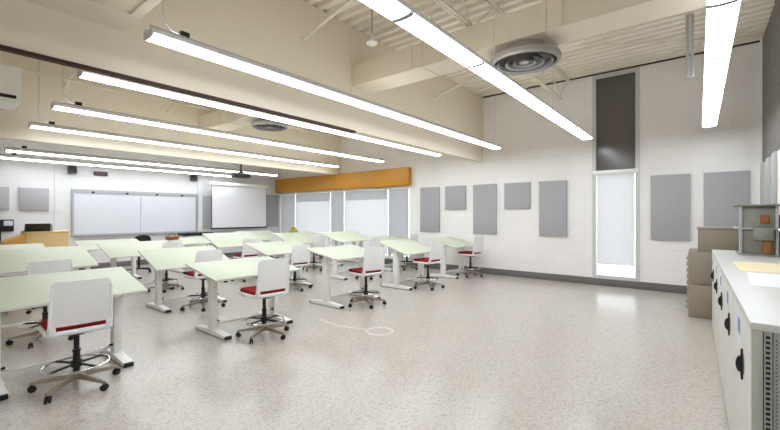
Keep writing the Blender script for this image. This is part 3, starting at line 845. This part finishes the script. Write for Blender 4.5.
# bits lying on the tables at the front
def on_top(xc, yc, zn, zf, y): return (zn + zf) / 2 + (y - yc) * (zf - zn) / .757
b = MB(); zz = on_top(4.98, 10.82, .75, .88, 11.0)
t = empty('tool_bag', (4.47, 11.02, zz - .005), 'small orange-brown bag lying on the whiteboard-row table', 'bag')
cushion(MB(), .34, .16, .02, .10, .06, 0).build('body', M['brown'], t)
MB().tube([(-.1, 0, .095), (-.06, 0, .15), (.06, 0, .15), (.1, 0, .095)], .010).build('handle', M['black'], t)
zz = on_top(8.66, 10.75, .78, .90, 10.95)
t = empty('cloth_bag', (8.35, 10.95, zz + .004), 'small crumpled yellow-green bag on table near the windows', 'bag')
b = MB(); b.lathe([(0, .01), (.12, .02), (.17, .06), (.13, .12), (.07, .15), (.09, .20), (.03, .22), (0, .21)], 0, 0, 14)
for v in b.bm.verts: v.co += Vector((random.uniform(-.012, .012), random.uniform(-.012, .012), random.uniform(-.006, .006)))
b.build('body', M['olive'], t)

# ------------------------------------------------------------------ counter along the grey block wall
CX0, CX1, CY0, CY1, CZ = 2.28, 6.75, YS + .05, -.125, 1.04
t = empty('counter_cabinet', ((CX0 + CX1) / 2, (CY0 + CY1) / 2, 0), 'long grey-white counter cabinet with black pull handles along grey block wall', 'counter')
ox, oy = (CX0 + CX1) / 2, (CY0 + CY1) / 2
B = lambda x0, x1, y0, y1, z0, z1, bev=0: MB().box(x0 - ox, x1 - ox, y0 - oy, y1 - oy, z0, z1, bev=bev)
B(CX0 + .04, CX1, CY0, CY1 - .02, .0, CZ - .035).build('carcass', M['cab_end'], t)
B(CX0 - .0, CX1 + .01, CY0, CY1 + .0, CZ - .035, CZ, .004).build('worktop', M['worktop'], t)
n = 5; dw = (CX1 - CX0 - .02) / n
for i in range(n):
    x0 = CX0 + .01 + i * dw
    dr = B(x0 + .003, x0 + dw - .003, CY1 - .02, CY1 - .002, .02, CZ - .04, .003).build('door', M['cab'], t)
    hx = x0 + dw * .34 - ox
    hz = .765
    h = MB()
    h.lathe([(0, 0), (.040, 0), (.040, .003), (0, .003)], 0, 0, 24)
    for v in h.bm.verts: v.co = Vector((hx + v.co.x, CY1 - oy - .002 + v.co.z, hz + v.co.y * 1.25))
    h.build('handle_cup', M['cup_grey'], dr)
    yy = CY1 - oy
    D = [(yy, hz - .075), (yy + .008, hz - .075), (yy + .010, hz - .04)] + [(yy + .010 + .018 * math.sin(PI * k / 10), hz - .04 * math.cos(PI * k / 10)) for k in range(1, 10)] + [(yy + .010, hz + .04), (yy + .008, hz + .075), (yy, hz + .075)]
    MB().prism(D, 'x', hx - .007, hx + .007).build('handle', M['black'], dr)
    MB().box(hx + .14, hx + .30, CY1 - oy - .002, CY1 - oy + .0005, .82, .97).build('label_card', M['label_white'], dr)
    MB().box(hx + .15, hx + .27, CY1 - oy, CY1 - oy + .0012, .87, .95).build('label_print', M['label_blue'], dr)
# end frame: smooth post then two slotted angle posts
B(CX0, CX0 + .04, CY1 - .040, CY1 - .004, 0, CZ - .035, .002).build('end_panel', M['cab_end'], t)
for y1, wd, hole, pitch in ((CY1 - .043, .026, (.014, .012), .0215), (CY1 - .072, .020, (.004, .005), .0165)):
    pb = B(CX0 + .006, CX0 + .03, y1 - wd, y1, 0, CZ - .035).build('slotted_post', M['grey_metal'], t)
    hb = MB(); z = .03
    while z < CZ - .06:
        hb.box(CX0 + .0045 - ox, CX0 + .0065 - ox, y1 - wd / 2 - hole[0] / 2 - oy, y1 - wd / 2 + hole[0] / 2 - oy, z, z + hole[1])
        z += pitch
    hb.build('slots', M['rubber'], pb)['kind'] = 'stuff'
    hb2 = MB(); hb2.box(CX0 - .004 - ox, CX0 + .03 - ox, y1 - .003 - oy, y1 - oy, 0, CZ - .035); hb2.build('flange', M['cab_end'], pb)
B(CX0 + .02, CX0 + .041, CY0, CY1 - .094, 0, CZ - .035).build('rear_end_panel', M['cab_end'], t)
t.rotation_euler = (0, 0, R(.85))

# papers on the counter
t = MB().box(-.42, .42, -.20, .20, 0, .003, rot=Matrix.Rotation(R(2), 3, 'Z')).build('drawing_folder', M['manila'], origin=(0, 0, 0)); t.location = (4.72, -.43, CZ)
tag(t, 'large manila sheet lying on the counter behind white sheet', 'paper')
t = MB().box(-.38, .38, -.19, .19, 0, .002, rot=Matrix.Rotation(R(-2), 3, 'Z')).build('drawing_sheet', M['paper'], origin=(0, 0, 0)); t.location = (3.85, -.45, CZ)
tag(t, 'large white sheet lying on the counter end nearer the slotted posts', 'paper')

# weathered metal apparatus
AX, AY = 6.02, -.48
t = empty('metal_apparatus', (AX, AY, CZ), 'weathered grey metal apparatus with rusty orange fittings on the counter', 'apparatus')
MB().box(.02, .40, -.145, .13, .02, .56, bev=.006).build('housing', M['zinc'], t)
for y in (-.16, .14):
    MB().box(-.02, .05, y - .012, y + .016, 0, .57, bev=.004).build('upright', M['grey_metal'], t)
MB().box(-.04, .44, -.20, .20, .56, .58, bev=.004).build('top_plate', M['zinc'], t)
MB().box(-.03, .44, -.18, .19, .30, .315, bev=.003).build('middle_shelf', M['grey_metal'], t)
MB().box(-.03, .44, -.19, .16, 0, .02, bev=.003).build('foot_plate', M['zinc'], t)
MB().box(-.05, .05, -.13, .04, .175, .315, bev=.008).build('front_plate', M['zinc'], t)
MB().box(-.01, .04, -.10, -.02, .36, .46, bev=.008).build('upper_rusty_block', M['rust'], t)['label'] = 'rusty orange upper block'
MB().box(-.03, .04, -.115, -.045, .02, .175, bev=.012).build('lower_rusty_block', M['rust'], t)['label'] = 'rusty orange lower block'
MB().lathe([(0, .28), (.02, .28), (.026, .292), (.02, .31), (0, .314)], -.05, -.175, 16).build('round_knob', M['chrome'], t)
t = empty('instrument_case', (6.3, -.73, CZ), 'black instrument case beside the metal apparatus against the wall', 'case')
MB().box(-.2, .3, -.06, .06, 0, .46, bev=.012).build('body', M['black'], t)
MB().tube([(-.05, 0, .455), (-.03, 0, .49), (.12, 0, .49), (.14, 0, .455)], .008).build('handle', M['black'], t)

# taupe boxes at the end of the counter
t = empty('file_cabinet', (7.58, -.08, 0), 'taupe metal cabinet on the floor at the end of counter', 'cabinet')
MB().box(-.34, .34, -.25, .25, .0, .965, bev=.006).build('body', M['taupe'], t)
for z in (.03, .50): MB().box(-.352, -.338, -.235, .235, z, z + .445, bev=.004).build('panel', M['taupe'], t)
b = MB()
for k in range(9): b.box(-.30, .30, .25, .272, .12 + k * .09, .15 + k * .09, bev=.006)
b.build('side_ribs', M['taupe'], t)
t = empty('storage_box', (7.50, -.18, .968), 'taupe metal box stacked on the floor cabinet, below acoustic panel', 'box')
MB().box(-.26, .26, -.24, .24, .0, .345, bev=.006).build('body', M['taupe'], t)
MB().box(-.27, .27, -.25, .25, .325, .352, bev=.004).build('lid', M['taupe'], t)

# pale boards on the lower block wall beyond the counter
t = MB().box(7.0, 9.26, YS + .002, YS + .02, .0, 2.36, bev=.003).build('wall_board', M['white_metal'])
tag(t, 'tall white board fixed to the grey block wall by the corner', 'wall board')
for i, (x0, lab) in enumerate(((8.72, 'slim grey strip on white board, closest to the wall corner'), (8.0, 'slim grey strip in the middle of the white board'), (7.35, 'slim grey strip on white board, closest to the black case'))):
    tag(MB().box(x0, x0 + .30, YS + .021, YS + .05, .9, 2.36, bev=.004).build('wall_strip', M['grey_metal']), lab, 'wall strip', 'grey strips on the white board')

# ------------------------------------------------------------------ light, sky, camera
w = bpy.data.worlds.new('sky'); SC.world = w; w.use_nodes = True
bg = w.node_tree.nodes['Background']; bg.inputs[0].default_value = (0.94, 0.96, 1.0, 1); bg.inputs[1].default_value = 3.2

cam = bpy.data.cameras.new('camera'); co = bpy.data.objects.new('camera', cam); COL.objects.link(co)
co.location = (0, 0, 1.5); co.rotation_euler = (R(90), 0, -R(90 - 38.75))
cam.sensor_width = 36; cam.lens = 18.0; cam.clip_start = .02
SC.camera = co
vs = SC.view_settings
vs.view_transform = 'Standard'; vs.look = 'None'; vs.gamma = 1; vs.exposure = 0.0; vs.use_curve_mapping = False
SC.cycles.use_denoising = True
SC.cycles.max_bounces = 10; SC.cycles.diffuse_bounces = 6; SC.cycles.glossy_bounces = 4; SC.cycles.transparent_max_bounces = 8
SC.cycles.sample_clamp_indirect = 6
